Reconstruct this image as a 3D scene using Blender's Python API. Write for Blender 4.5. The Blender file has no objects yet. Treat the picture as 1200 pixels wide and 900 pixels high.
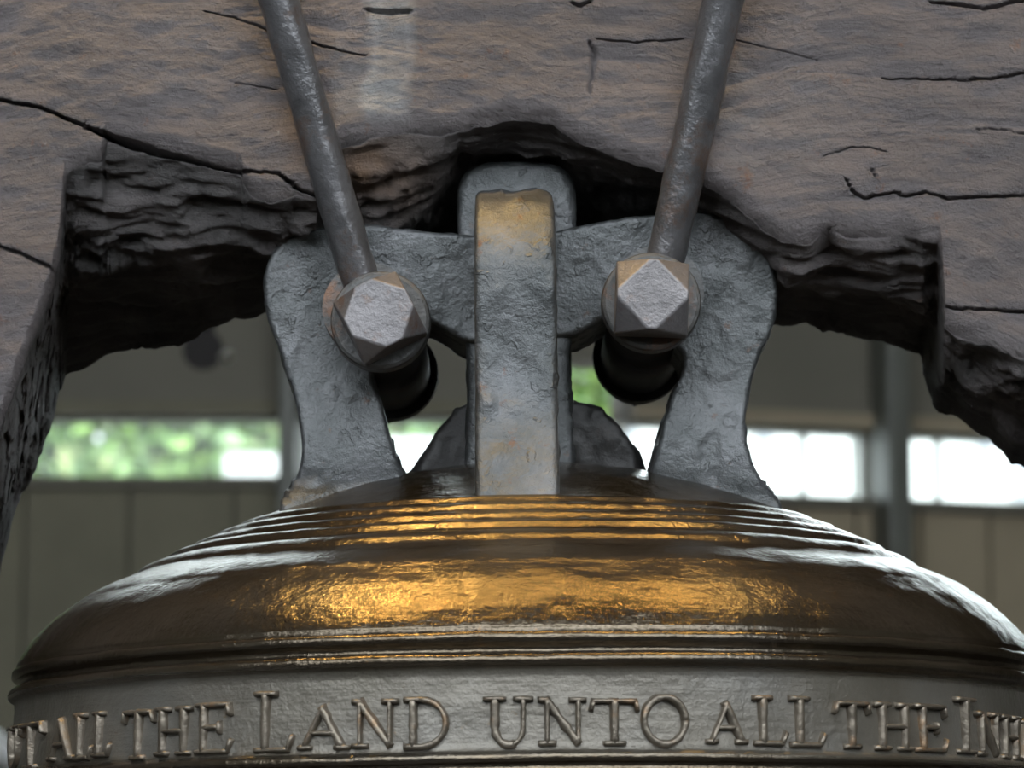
import bpy, bmesh, math, random
import numpy as np
from mathutils import Vector, Matrix

random.seed(4)
RNG = np.random.default_rng(7)
scene = bpy.context.scene
COL = scene.collection

# ------------------------------------------------------------------ camera
F = 4480.0                       # focal length in pixels of the 1200x900 frame
PITCH = math.radians(8.2)
CAM = np.array([-0.0106, -2.8, 1.55])
cam_data = bpy.data.cameras.new('camera')
cam = bpy.data.objects.new('camera', cam_data)
COL.objects.link(cam)
cam.location = CAM.tolist()
cam.rotation_euler = (math.pi / 2 + PITCH, 0, 0)
cam_data.sensor_width = 36.0
cam_data.lens = F / 1200.0 * 36.0
cam_data.clip_end = 300
cam_data.dof.use_dof = True
cam_data.dof.focus_distance = 2.62
cam_data.dof.aperture_fstop = 11.0
scene.camera = cam

# ------------------------------------------------------------------ sky, lights, exposure
world = bpy.data.worlds.new('overcast_sky')
scene.world = world
world.use_nodes = True
bg = world.node_tree.nodes['Background']
bg.inputs['Color'].default_value = (0.86, 0.93, 1.0, 1)
bg.inputs['Strength'].default_value = 5.8

vs = scene.view_settings
vs.view_transform = 'Standard'
vs.look = 'None'
vs.exposure = 0.18
vs.gamma = 1.0
vs.use_curve_mapping = False

# ------------------------------------------------------------------ helpers
FWD = np.array([0, math.cos(PITCH), math.sin(PITCH)])
UP = np.array([0, -math.sin(PITCH), math.cos(PITCH)])
RIGHT = np.array([1.0, 0, 0])


def unproject(px, py, Y):
    """world points on the plane y = Y seen at photograph pixels (arrays allowed)"""
    px = np.asarray(px, float); py = np.asarray(py, float); Y = np.asarray(Y, float)
    d = FWD + ((px - 600) / F)[..., None] * RIGHT + ((450 - py) / F)[..., None] * UP
    t = (Y - CAM[1]) / d[..., 1]
    return CAM + d * t[..., None]


def P(px, py, Y):
    return Vector(unproject(px, py, Y).tolist())


def hash3(ix, iy, iz, seed):
    h = (ix * 374761393 + iy * 668265263 + iz * 2147483647 + seed * 974711) & 0xFFFFFFFF
    h = ((h ^ (h >> 13)) * 1274126177) & 0xFFFFFFFF
    h = (h ^ (h >> 16)) & 0xFFFFFFFF
    return h / 2147483648.0 - 1.0


def vnoise(x, y, z, seed=0):
    x, y, z = np.broadcast_arrays(np.asarray(x, float), np.asarray(y, float), np.asarray(z, float))
    ix = np.floor(x).astype(np.int64); iy = np.floor(y).astype(np.int64); iz = np.floor(z).astype(np.int64)
    fx = x - ix; fy = y - iy; fz = z - iz
    u = fx * fx * (3 - 2 * fx); v = fy * fy * (3 - 2 * fy); w = fz * fz * (3 - 2 * fz)
    def c(a, b, d): return hash3(ix + a, iy + b, iz + d, seed)
    x00 = c(0, 0, 0) * (1 - u) + c(1, 0, 0) * u
    x10 = c(0, 1, 0) * (1 - u) + c(1, 1, 0) * u
    x01 = c(0, 0, 1) * (1 - u) + c(1, 0, 1) * u
    x11 = c(0, 1, 1) * (1 - u) + c(1, 1, 1) * u
    return (x00 * (1 - v) + x10 * v) * (1 - w) + (x01 * (1 - v) + x11 * v) * w


def fbm(x, y, z, octaves=4, seed=0):
    s = 0; a = 0.5
    for k in range(octaves):
        s = s + a * vnoise(x * 2 ** k, y * 2 ** k, z * 2 ** k, seed + k * 17)
        a *= 0.5
    return s


def link(o, parent=None):
    COL.objects.link(o)
    if parent is not None:
        o.parent = parent
    return o


def mesh_obj(name, verts, faces, mat, parent=None, smooth=True):
    me = bpy.data.meshes.new(name)
    me.from_pydata([tuple(v) for v in verts], [], faces)
    me.update()
    if smooth:
        me.polygons.foreach_set('use_smooth', [True] * len(me.polygons))
    me.materials.append(mat)
    return link(bpy.data.objects.new(name, me), parent)


def bm_obj(name, bm, mat, parent=None, smooth=False):
    me = bpy.data.meshes.new(name)
    bmesh.ops.recalc_face_normals(bm, faces=bm.faces)
    bm.to_mesh(me); bm.free()
    if smooth:
        me.polygons.foreach_set('use_smooth', [True] * len(me.polygons))
    me.materials.append(mat)
    return link(bpy.data.objects.new(name, me), parent)


def empty(name, loc=(0, 0, 0)):
    o = bpy.data.objects.new(name, None)
    o.empty_display_size = 0.05
    o.location = loc
    return link(o)


def tag(o, label=None, cat=None, group=None, kind=None):
    if label: o['label'] = label
    if cat: o['category'] = cat
    if group: o['group'] = group
    if kind: o['kind'] = kind
    return o


def under(o, root):
    """parent a part built in world coordinates to a root that stands somewhere else"""
    o.parent = root
    o.matrix_parent_inverse = Matrix.Translation(root.location).inverted()
    return o


def box_bm(x0, x1, y0, y1, z0, z1, fn=None):
    bm = bmesh.new()
    vs_ = []
    for x in (x0, x1):
        for y in (y0, y1):
            for z in (z0, z1):
                p = (x, y, z) if fn is None else fn(x, y, z)
                vs_.append(bm.verts.new(p))
    for f in ((0, 1, 3, 2), (4, 6, 7, 5), (0, 4, 5, 1), (2, 3, 7, 6), (0, 2, 6, 4), (1, 5, 7, 3)):
        bm.faces.new([vs_[i] for i in f])
    return bm


def bevel_mod(o, width, seg=3, angle=35):
    m = o.modifiers.new('bevel', 'BEVEL')
    m.width = width; m.segments = seg; m.limit_method = 'ANGLE'; m.angle_limit = math.radians(angle)
    return o


def smooth_closed(pts, sub=6, sharp=()):
    """Catmull-Rom through a closed list of 2-D points; indices in sharp stay corners"""
    pts = [np.array(p, float) for p in pts]
    n = len(pts); out = []
    for i in range(n):
        p0, p1, p2, p3 = pts[i - 1], pts[i], pts[(i + 1) % n], pts[(i + 2) % n]
        m1 = np.zeros(2) if i in sharp else (p2 - p0) * 0.5
        m2 = np.zeros(2) if (i + 1) % n in sharp else (p3 - p1) * 0.5
        if i in sharp: m1 = (p2 - p1) * 0.6
        if (i + 1) % n in sharp: m2 = (p2 - p1) * 0.6
        for k in range(sub):
            t = k / sub
            h00 = 2 * t ** 3 - 3 * t ** 2 + 1; h10 = t ** 3 - 2 * t ** 2 + t
            h01 = -2 * t ** 3 + 3 * t ** 2; h11 = t ** 3 - t ** 2
            out.append(h00 * p1 + h10 * m1 + h01 * p2 + h11 * m2)
    return out


def cylinder_between(a, b, r, seg=32, r2=None, cap=True, rough=0.0, rings=2, seed=0):
    a = np.array(a, float); b = np.array(b, float)
    d = b - a; L = np.linalg.norm(d); d /= L
    s = np.cross(d, [0, 1, 0] if abs(d[1]) < 0.9 else [1, 0, 0]); s /= np.linalg.norm(s)
    t = np.cross(d, s)
    r2 = r if r2 is None else r2
    V = []; Fc = []
    for i in range(rings):
        f = i / (rings - 1)
        c = a + d * L * f; rr = r + (r2 - r) * f
        for k in range(seg):
            an = 2 * math.pi * k / seg
            q = rr
            if rough:
                q = rr + rough * float(fbm(c[0] * 60 + math.cos(an) * 1.5, c[2] * 60, math.sin(an) * 1.5, 3, seed))
            V.append(c + (s * math.cos(an) + t * math.sin(an)) * q)
    for i in range(rings - 1):
        for k in range(seg):
            k2 = (k + 1) % seg
            Fc.append((i * seg + k, i * seg + k2, (i + 1) * seg + k2, (i + 1) * seg + k))
    if cap:
        Fc.append(tuple(range(seg))[::-1])
        Fc.append(tuple((rings - 1) * seg + k for k in range(seg)))
    return V, Fc


# ------------------------------------------------------------------ materials
def new_mat(name):
    m = bpy.data.materials.new(name)
    m.use_nodes = True
    nt = m.node_tree
    b = nt.nodes['Principled BSDF']
    return m, nt, b


def nd(nt, typ, **kw):
    n = nt.nodes.new(typ)
    for k, v in kw.items():
        if k in n.inputs.keys():
            n.inputs[k].default_value = v
        else:
            setattr(n, k, v)
    return n


def coords(nt, scale=(1, 1, 1), kind='Object', rot=(0, 0, 0)):
    tc = nd(nt, 'ShaderNodeTexCoord')
    mp = nd(nt, 'ShaderNodeMapping')
    mp.inputs['Scale'].default_value = scale
    mp.inputs['Rotation'].default_value = rot
    nt.links.new(tc.outputs[kind], mp.inputs['Vector'])
    return mp.outputs['Vector']


def noise(nt, vec, scale, detail=6, rough=0.6, dist=0.0):
    n = nd(nt, 'ShaderNodeTexNoise')
    n.inputs['Scale'].default_value = scale
    n.inputs['Detail'].default_value = detail
    n.inputs['Roughness'].default_value = rough
    n.inputs['Distortion'].default_value = dist
    nt.links.new(vec, n.inputs['Vector'])
    return n.outputs['Fac']


def ramp(nt, fac, stops):
    r = nd(nt, 'ShaderNodeValToRGB')
    els = r.color_ramp.elements
    while len(els) > 1: els.remove(els[-1])
    els[0].position = stops[0][0]; els[0].color = (*stops[0][1], 1)
    for p, c in stops[1:]:
        e = els.new(p); e.color = (*c, 1)
    nt.links.new(fac, r.inputs['Fac'])
    return r.outputs['Color']


def mix(nt, fac, a, b, blend='MIX'):
    m = nd(nt, 'ShaderNodeMix', data_type='RGBA', blend_type=blend)
    for s, v in ((m.inputs[0], fac), (m.inputs[6], a), (m.inputs[7], b)):
        if hasattr(v, 'is_linked') or hasattr(v, 'links'):
            nt.links.new(v, s)
        elif isinstance(v, (int, float)):
            s.default_value = v
        else:
            s.default_value = (*v, 1)
    return m.outputs[2]


def bump(nt, height, dist, strength=1.0, normal=None):
    b = nd(nt, 'ShaderNodeBump')
    b.inputs['Strength'].default_value = strength
    b.inputs['Distance'].default_value = dist
    nt.links.new(height, b.inputs['Height'])
    if normal is not None: nt.links.new(normal, b.inputs['Normal'])
    return b.outputs['Normal']


def mat_simple(name, col, rough=0.7, metal=0.0, var=0.25, scale=8.0, bump_d=0.0, bscale=60):
    m, nt, b = new_mat(name)
    v = coords(nt)
    f = noise(nt, v, scale)
    lo = tuple(c * (1 - var) for c in col); hi = tuple(min(1, c * (1 + var)) for c in col)
    nt.links.new(ramp(nt, f, [(0.3, lo), (0.7, hi)]), b.inputs['Base Color'])
    b.inputs['Roughness'].default_value = rough
    b.inputs['Metallic'].default_value = metal
    if bump_d:
        nt.links.new(bump(nt, noise(nt, v, bscale), bump_d), b.inputs['Normal'])
    return m


def mat_wood():
    m, nt, b = new_mat('weathered_elm')
    v = coords(nt)
    # wavy grain running along the beam
    warp = nd(nt, 'ShaderNodeTexNoise'); warp.inputs['Scale'].default_value = 3.5; warp.inputs['Detail'].default_value = 3
    nt.links.new(v, warp.inputs['Vector'])
    add = nd(nt, 'ShaderNodeVectorMath', operation='MULTIPLY_ADD')
    nt.links.new(warp.outputs['Color'], add.inputs[0])
    add.inputs[1].default_value = (0.0, 0.0, 0.16)
    nt.links.new(v, add.inputs[2])
    mp = nd(nt, 'ShaderNodeMapping'); mp.inputs['Scale'].default_value = (14, 14, 170)
    nt.links.new(add.outputs[0], mp.inputs['Vector'])
    grain = noise(nt, mp.outputs['Vector'], 1.0, 8, 0.65)
    mp2 = nd(nt, 'ShaderNodeMapping'); mp2.inputs['Scale'].default_value = (45, 45, 420)
    nt.links.new(add.outputs[0], mp2.inputs['Vector'])
    fine = noise(nt, mp2.outputs['Vector'], 1.0, 6, 0.7)
    big = noise(nt, v, 6.0, 5, 0.6)
    base = ramp(nt, big, [(0.3, (0.116, 0.100, 0.098)), (0.5, (0.142, 0.123, 0.122)), (0.72, (0.164, 0.149, 0.149))])
    g = ramp(nt, grain, [(0.28, (0.68, 0.68, 0.69)), (0.48, (0.97, 0.97, 0.97)), (0.75, (1.15, 1.14, 1.13))])
    c = mix(nt, 1.0, base, g, 'MULTIPLY')
    fl = noise(nt, v, 42, 5, 0.75)
    flk = ramp(nt, fl, [(0.61, (0, 0, 0)), (0.74, (0.85, 0.85, 0.85))])
    c = mix(nt, flk, c, (0.17, 0.085, 0.048))
    pale = ramp(nt, noise(nt, v, 120, 3, 0.7), [(0.72, (0, 0, 0)), (0.80, (1, 1, 1))])
    c = mix(nt, pale, c, (0.26, 0.25, 0.24))
    at = nd(nt, 'ShaderNodeAttribute', attribute_name='wear_shade')
    sep = nd(nt, 'ShaderNodeSeparateColor')
    nt.links.new(at.outputs['Color'], sep.inputs[0])
    c = mix(nt, sep.outputs[0], c, (0.27, 0.265, 0.26))      # pale rubbed streaks
    c = mix(nt, sep.outputs[1], c, (0.20, 0.115, 0.060))     # orange-brown raw broken wood
    c = mix(nt, sep.outputs[2], c, (0.036, 0.034, 0.032))    # split underside wood, its shade painted in as dark colour
    nt.links.new(c, b.inputs['Base Color'])
    b.inputs['Roughness'].default_value = 0.66
    n1 = bump(nt, grain, 0.003, 0.7)
    n2 = bump(nt, fine, 0.0025, 0.8, n1)
    n3 = bump(nt, noise(nt, v, 120, 6, 0.75), 0.006, 0.9, n2)
    nt.links.new(n3, b.inputs['Normal'])
    return m


def mat_crown():
    m, nt, b = new_mat('patinated_crown_bronze')
    v = coords(nt)
    n = noise(nt, v, 22, 6, 0.65)
    c = ramp(nt, n, [(0.3, (0.058, 0.063, 0.063)), (0.52, (0.092, 0.096, 0.097)), (0.75, (0.138, 0.140, 0.145))])
    n2 = noise(nt, v, 55, 6, 0.75)
    c = mix(nt, ramp(nt, n2, [(0.62, (0, 0, 0)), (0.72, (1, 1, 1))]), c, (0.10, 0.055, 0.035))
    c = mix(nt, ramp(nt, noise(nt, v, 90, 3, 0.6), [(0.7, (0, 0, 0)), (0.76, (1, 1, 1))]), c, (0.045, 0.048, 0.05))
    nt.links.new(c, b.inputs['Base Color'])
    b.inputs['Metallic'].default_value = 0.6
    b.inputs['Roughness'].default_value = 0.36
    b1 = bump(nt, noise(nt, v, 16, 3, 0.5), 0.016, 0.25)
    b2 = bump(nt, noise(nt, v, 170, 5, 0.7), 0.0022, 0.7, b1)
    sc = ramp(nt, noise(nt, v, 60, 4, 0.6, 0.3), [(0.60, (0, 0, 0)), (0.66, (1, 1, 1))])
    b3 = bump(nt, sc, 0.0007, 0.7, b2)
    nt.links.new(b3, b.inputs['Normal'])
    return m


def mat_bell():
    m, nt, b = new_mat('dark_bell_bronze')
    v = coords(nt)
    n = noise(nt, v, 9, 6, 0.62)
    c = ramp(nt, n, [(0.3, (0.086, 0.066, 0.043)), (0.5, (0.110, 0.089, 0.063)), (0.72, (0.125, 0.110, 0.090))])
    spots = ramp(nt, noise(nt, v, 85, 5, 0.75), [(0.64, (0, 0, 0)), (0.74, (1, 1, 1))])
    c = mix(nt, spots, c, (0.20, 0.115, 0.05))
    nt.links.new(c, b.inputs['Base Color'])
    b.inputs['Metallic'].default_value = 0.85
    r = nd(nt, 'ShaderNodeMapRange')
    r.inputs['To Min'].default_value = 0.08; r.inputs['To Max'].default_value = 0.25
    nt.links.new(noise(nt, v, 14, 5, 0.6), r.inputs['Value'])
    sx = nd(nt, 'ShaderNodeSeparateXYZ'); nt.links.new(v, sx.inputs[0])
    pol = nd(nt, 'ShaderNodeMapRange')      # 0 dull inscription band, 1 hand-polished shoulder
    pol.inputs['From Min'].default_value = 0.024; pol.inputs['From Max'].default_value = 0.030
    band = nd(nt, 'ShaderNodeMath', operation='SUBTRACT'); band.inputs[1].default_value = 1.6915
    nt.links.new(sx.outputs['Z'], band.inputs[0])
    absn = nd(nt, 'ShaderNodeMath', operation='ABSOLUTE'); nt.links.new(band.outputs[0], absn.inputs[0])
    nt.links.new(absn.outputs[0], pol.inputs['Value'])
    ro = nd(nt, 'ShaderNodeMix'); ro.inputs[2].default_value = 0.40
    nt.links.new(pol.outputs[0], ro.inputs[0]); nt.links.new(r.outputs[0], ro.inputs[3])
    nt.links.new(ro.outputs[0], b.inputs['Roughness'])
    me_ = nd(nt, 'ShaderNodeMix'); me_.inputs[2].default_value = 0.5; me_.inputs[3].default_value = 0.88
    nt.links.new(pol.outputs[0], me_.inputs[0]); nt.links.new(me_.outputs[0], b.inputs['Metallic'])
    dull = ramp(nt, n, [(0.3, (0.108, 0.096, 0.074)), (0.5, (0.138, 0.125, 0.103)), (0.72, (0.165, 0.156, 0.138))])
    dull = mix(nt, spots, dull, (0.13, 0.085, 0.045))
    c = mix(nt, pol.outputs[0], dull, c)
    nt.links.new(c, b.inputs['Base Color'])
    vs_ = coords(nt, (3, 3, 60))
    b0 = bump(nt, noise(nt, vs_, 1.0, 5, 0.6), 0.003, 0.35)       # strickle lines round the bell
    b1 = bump(nt, noise(nt, v, 40, 5, 0.6), 0.004, 0.35, b0)
    b2 = bump(nt, noise(nt, v, 230, 4, 0.7), 0.0012, 0.5, b1)
    nt.links.new(b2, b.inputs['Normal'])
    return m


def mat_iron(name, col, rust, metal=0.4, rough=0.42):
    m, nt, b = new_mat(name)
    v = coords(nt)
    c = ramp(nt, noise(nt, v, 30, 6, 0.7), [(0.32, tuple(x * 0.7 for x in col)), (0.7, tuple(x * 1.25 for x in col))])
    c = mix(nt, ramp(nt, noise(nt, v, 26, 6, 0.75), [(0.54, (0, 0, 0)), (0.68, (1, 1, 1))]), c, rust)
    nt.links.new(c, b.inputs['Base Color'])
    b.inputs['Metallic'].default_value = metal
    b.inputs['Roughness'].default_value = rough
    b1 = bump(nt, noise(nt, v, 60, 5, 0.65), 0.003, 0.4)
    b2 = bump(nt, noise(nt, v, 260, 4, 0.7), 0.001, 0.5, b1)
    nt.links.new(b2, b.inputs['Normal'])
    return m


def mat_glass():
    m, nt, b = new_mat('window_glass')
    out = nt.nodes['Material Output']
    tr = nd(nt, 'ShaderNodeBsdfTransparent'); tr.inputs['Color'].default_value = (0.93, 0.96, 0.94, 1)
    gl = nd(nt, 'ShaderNodeBsdfGlossy'); gl.inputs['Roughness'].default_value = 0.03
    fr = nd(nt, 'ShaderNodeFresnel'); fr.inputs['IOR'].default_value = 1.3
    mx = nd(nt, 'ShaderNodeMixShader')
    nt.links.new(fr.outputs[0], mx.inputs[0]); nt.links.new(tr.outputs[0], mx.inputs[1]); nt.links.new(gl.outputs[0], mx.inputs[2])
    nt.links.new(mx.outputs[0], out.inputs['Surface'])
    nt.nodes.remove(b)
    return m


def mat_leaf():
    m, nt, b = new_mat('tree_leaf')
    g = nd(nt, 'ShaderNodeNewGeometry')
    c = ramp(nt, g.outputs['Random Per Island'],
             [(0.0, (0.08, 0.17, 0.04)), (0.3, (0.18, 0.32, 0.08)), (0.55, (0.28, 0.44, 0.10)), (0.8, (0.30, 0.46, 0.26)), (1.0, (0.60, 0.64, 0.30))])
    nt.links.new(c, b.inputs['Base Color'])
    b.inputs['Roughness'].default_value = 0.5
    b.inputs['Transmission Weight'].default_value = 0.0
    return m


M_WOOD = mat_wood()
M_CROWN = mat_crown()
M_LETTER = mat_iron('worn_letter_bronze', (0.165, 0.140, 0.108), (0.24, 0.145, 0.075), 0.6, 0.34)
M_BELL = mat_bell()
M_ROD = mat_iron('wrought_iron_rod', (0.125, 0.122, 0.125), (0.12, 0.078, 0.058), 0.55, 0.28)
M_NUT = mat_iron('worn_iron_bolt', (0.150, 0.143, 0.146), (0.13, 0.075, 0.045), 0.4, 0.40)
M_WASHER = mat_iron('rusty_iron_washer', (0.060, 0.060, 0.058), (0.13, 0.065, 0.035), 0.3, 0.45)
M_SHAFT = mat_iron('black_iron_shaft', (0.03, 0.03, 0.032), (0.05, 0.03, 0.02), 0.2, 0.6)
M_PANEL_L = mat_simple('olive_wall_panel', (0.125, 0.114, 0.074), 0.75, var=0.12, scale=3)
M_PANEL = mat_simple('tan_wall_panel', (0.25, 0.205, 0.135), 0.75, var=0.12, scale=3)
M_HEADER = mat_simple('olive_wall_plaster', (0.125, 0.115, 0.088), 0.8, var=0.1, scale=2)
M_COLUMN = mat_simple('dark_steel_column', (0.09, 0.092, 0.075), 0.5, var=0.1, scale=4)
M_FRAME = mat_simple('pale_window_frame', (0.5, 0.5, 0.46), 0.5, var=0.08, scale=4)
M_FLOOR = mat_simple('dark_stone_floor', (0.045, 0.04, 0.036), 0.6, var=0.25, scale=2)
M_CEIL = mat_simple('dark_ceiling', (0.07, 0.065, 0.058), 0.85, var=0.1, scale=2)
M_GROUND = mat_simple('pale_paving', (0.30, 0.29, 0.27), 0.9, var=0.15, scale=1)
M_LAMP = mat_simple('black_lamp_metal', (0.02, 0.02, 0.02), 0.4, 0.3, var=0.1)
M_DARKLAMP = mat_simple('matt_black_lamp', (0.012, 0.010, 0.009), 0.9, 0.0, var=0.1)
M_CHROME = mat_simple('bright_lamp_rim', (0.35, 0.33, 0.28), 0.3, 0.6, var=0.1)
M_WHITEWALL = mat_simple('white_outdoor_wall', (0.82, 0.82, 0.80), 0.8, var=0.03, scale=1)
M_GREYGLASS = mat_simple('pale_grey_window', (0.36, 0.37, 0.42), 0.5, var=0.1, scale=1)
M_LEAF = mat_leaf()
M_BARK = mat_simple('tree_bark', (0.10, 0.08, 0.06), 0.9, var=0.3, scale=10)
M_GLASS = mat_glass()
M_FOOT = mat_iron('near_black_crown_bronze', (0.020, 0.019, 0.018), (0.024, 0.018, 0.014), 0.2, 0.5)  # much darker than the other crown bronze, used only on the foot
M_RAIL = mat_simple('pale_steel_rail', (0.6, 0.6, 0.58), 0.35, 0.5, var=0.05)


def emit_mat(name, col, strength):
    m, nt, b = new_mat(name)
    b.inputs['Base Color'].default_value = (*col, 1)
    b.inputs['Emission Color'].default_value = (*col, 1)
    b.inputs['Emission Strength'].default_value = strength
    return m


M_BULB = emit_mat('warm_lamp_lens', (1.0, 0.62, 0.25), 20.0)

# ------------------------------------------------------------------ the setting: pavilion shell
CEIL_Z = 7.8
WALL_X = 6.5


def struct(name, bm, mat, label, cat):
    o = bm_obj(name, bm, mat)
    return tag(o, label, cat, kind='structure')


struct('floor', box_bm(-WALL_X, WALL_X, -6.0, 11.4, -0.1, 0.0), M_FLOOR, 'dark stone floor of the bell pavilion', 'floor')
struct('ceiling', box_bm(-WALL_X, WALL_X, -6.0, 11.4, CEIL_Z, CEIL_Z + 0.2), M_CEIL, 'dark ceiling above the bell', 'ceiling')
struct('wall_left', box_bm(-WALL_X - 0.2, -WALL_X, -6.0, 11.4, 0, CEIL_Z), M_HEADER, 'olive side wall left of the bell', 'wall')
struct('wall_right', box_bm(WALL_X, WALL_X + 0.2, -6.0, 11.4, 0, CEIL_Z), M_HEADER, 'olive side wall right of the bell', 'wall')
struct('floor_outside', box_bm(-70, 70, -60, 80, -0.35, -0.1), M_GROUND, 'pale paving around the pavilion', 'ground')

struct('wall_sky_block', box_bm(-WALL_X, WALL_X, -6.2, -6.0, 0, 3.15), M_HEADER, 'unseen olive wall added behind the viewer to block the low sky', 'wall')  # added out of view to keep horizon sky out of the bell's reflections

# back wall: a straight left run and a right run that turns away
YL = 9.2
A_R = math.atan(0.322)
CORNER_X = 0.10
ORG_R = np.array([CORNER_X, YL - (0.739 - CORNER_X) * 0.322])


def fn_left(u, v, z):
    return (u, YL + v, z)


def fn_right(u, v, z):
    return (ORG_R[0] + u * math.cos(A_R) - v * math.sin(A_R), ORG_R[1] + u * math.sin(A_R) + v * math.cos(A_R), z)


def uL(px):
    return float(unproject(px, 500, YL)[0])


def uR(px):
    k = (px - 600) / F
    # ray x = CAMx + k' * (y - CAMy) in plan; solve with the right run
    kk = k / math.cos(PITCH - math.atan((450 - 540) / F) * -1)
    c, s = math.cos(A_R), math.sin(A_R)
    # ORGx + u c = CAMx + kk (ORGy + u s - CAMy)
    return float((CAM[0] + kk * (ORG_R[1] - CAM[1]) - ORG_R[0]) / (c - kk * s))


ZL0, ZL1 = 2.979, 3.178
ZR0, ZR1 = 2.925, 3.151
LEFT_END = -WALL_X
RIGHT_END = (WALL_X - ORG_R[0]) / math.cos(A_R)
HI0, HI1 = 3.85, 7.5        # tall upper glazing


def wall_run(name, fn, u0, u1, z0, z1, zt, piers, label, seams, panel_mat, gap=None, HI0=3.85):
    """parapet, header, upper band and piers of one back-wall run; panels below are parts"""
    root = empty(name, fn((u0 + u1) / 2, 0.1, 0))
    tag(root, label, 'wall', kind='structure')
    hd = [(u0, u1, zt, HI0, 'header', M_HEADER)]
    if gap: hd = [(u0, gap[0], zt, HI0, 'header', M_HEADER), (gap[1], u1, zt, HI0, 'header', M_HEADER), (gap[0], gap[1], gap[2], HI0, 'header', M_HEADER)]
    for (a, b_, c, d, nm, mt) in hd + list(((u0, u1, HI1, CEIL_Z, 'upper_band', M_HEADER),
                                  (u0, u1, 0, z0 - 0.02, 'backing', M_HEADER))):
        under(bm_obj(nm, box_bm(a, b_, 0.02, 0.22, c, d, fn), mt), root)
    for (a, b_) in piers:
        under(bm_obj('pier', box_bm(a, b_, 0.0, 0.2, z0 - 0.02, HI1, fn), M_HEADER), root)
    for a, b_ in zip(seams[:-1], seams[1:]):
        o = bm_obj('panel', box_bm(a + 0.006, b_ - 0.006, -0.012, 0.02, 0.0, z0 - 0.035, fn), panel_mat)
        under(o, root)
    under(bm_obj('sill', box_bm(u0, u1, -0.05, 0.22, z0 - 0.035, z0, fn), M_HEADER), root)
    under(bm_obj('lintel', box_bm(gap[1] if gap else u0, u1, -0.03, 0.22, zt, zt + 0.045, fn), panel_mat), root)
    return root


seamsL = [LEFT_END] + [uL(x) for x in range(-700, 640, 122)] + [CORNER_X]
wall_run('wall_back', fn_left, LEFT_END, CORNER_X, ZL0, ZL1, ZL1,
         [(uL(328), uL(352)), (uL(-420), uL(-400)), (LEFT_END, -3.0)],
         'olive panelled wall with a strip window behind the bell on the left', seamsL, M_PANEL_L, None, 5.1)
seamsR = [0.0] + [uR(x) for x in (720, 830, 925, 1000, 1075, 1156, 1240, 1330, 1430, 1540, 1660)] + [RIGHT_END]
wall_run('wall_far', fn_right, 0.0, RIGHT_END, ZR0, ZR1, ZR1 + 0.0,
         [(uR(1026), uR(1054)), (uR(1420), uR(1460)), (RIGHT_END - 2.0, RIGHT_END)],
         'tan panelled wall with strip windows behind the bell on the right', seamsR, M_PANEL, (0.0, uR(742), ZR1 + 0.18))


def column(name, fn, a, b_, label):
    bm = box_bm(a, b_, -0.16, -0.005, 0, CEIL_Z, fn)
    o = bm_obj(name, bm, M_COLUMN)
    bevel_mod(o, 0.012, 2)
    tag(o, label, 'column', kind='structure')


column('trim_1', fn_left, uL(329), uL(351), 'slim dark column beside the foliage window')
column('trim_2', fn_right, uR(1019), uR(1046), 'dark column between the two bright right windows')


def window(name, fn, u0, u1, z0, z1, mullions, label, deep=0.12):
    root = empty(name, fn((u0 + u1) / 2, deep, z0))
    tag(root, label, 'window', kind='structure')
    t = 0.011
    for (a, b_, c, d) in ((u0, u1, z0, z0 + t * 0.6), (u0, u1, z1 - t * 0.6, z1), (u0, u0 + t, z0, z1), (u1 - t, u1, z0, z1)):
        under(bm_obj('frame_bar', box_bm(a, b_, deep - 0.03, deep + 0.03, c, d, fn), M_FRAME), root)
    edges = [u0 + t] + sorted(mullions) + [u1 - t]
    for m_ in mullions:
        under(bm_obj('mullion', box_bm(m_ - 0.006, m_ + 0.006, deep - 0.02, deep + 0.02, z0, z1, fn), M_FRAME), root)
    for a, b_ in zip(edges[:-1], edges[1:]):
        under(bm_obj('pane', box_bm(a, b_, deep - 0.003, deep + 0.003, z0, z1, fn), M_GLASS), root)
    return root


window('window_1', fn_left, uL(-400), uL(328), ZL0, ZL1, [uL(-180)], 'strip window full of green leaves left of the bell crown')
window('window_2', fn_left, uL(352), CORNER_X - 0.01, ZL0, ZL1, [], 'strip window seen through the gap of the left crown arm')
window('window_3', fn_right, 0.01, uR(1026), ZR0, ZR1, [uR(957)], 'bright strip window beside the right crown arm')
window('window_4', fn_right, uR(1052), uR(1420), ZR0, ZR1, [uR(1116), uR(1290)], 'bright strip window at the right edge under the yoke')
window('window_5', fn_left, -3.0, CORNER_X - 0.01, 5.1, HI1, [-2.2, -1.2], 'tall upper glazing of the straight back wall', 0.1)
window('window_6', fn_right, 0.01, RIGHT_END - 2.0, HI0, HI1, [1.1, 2.2, 3.3, 4.2], 'tall upper glazing of the turned back wall', 0.1)

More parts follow.
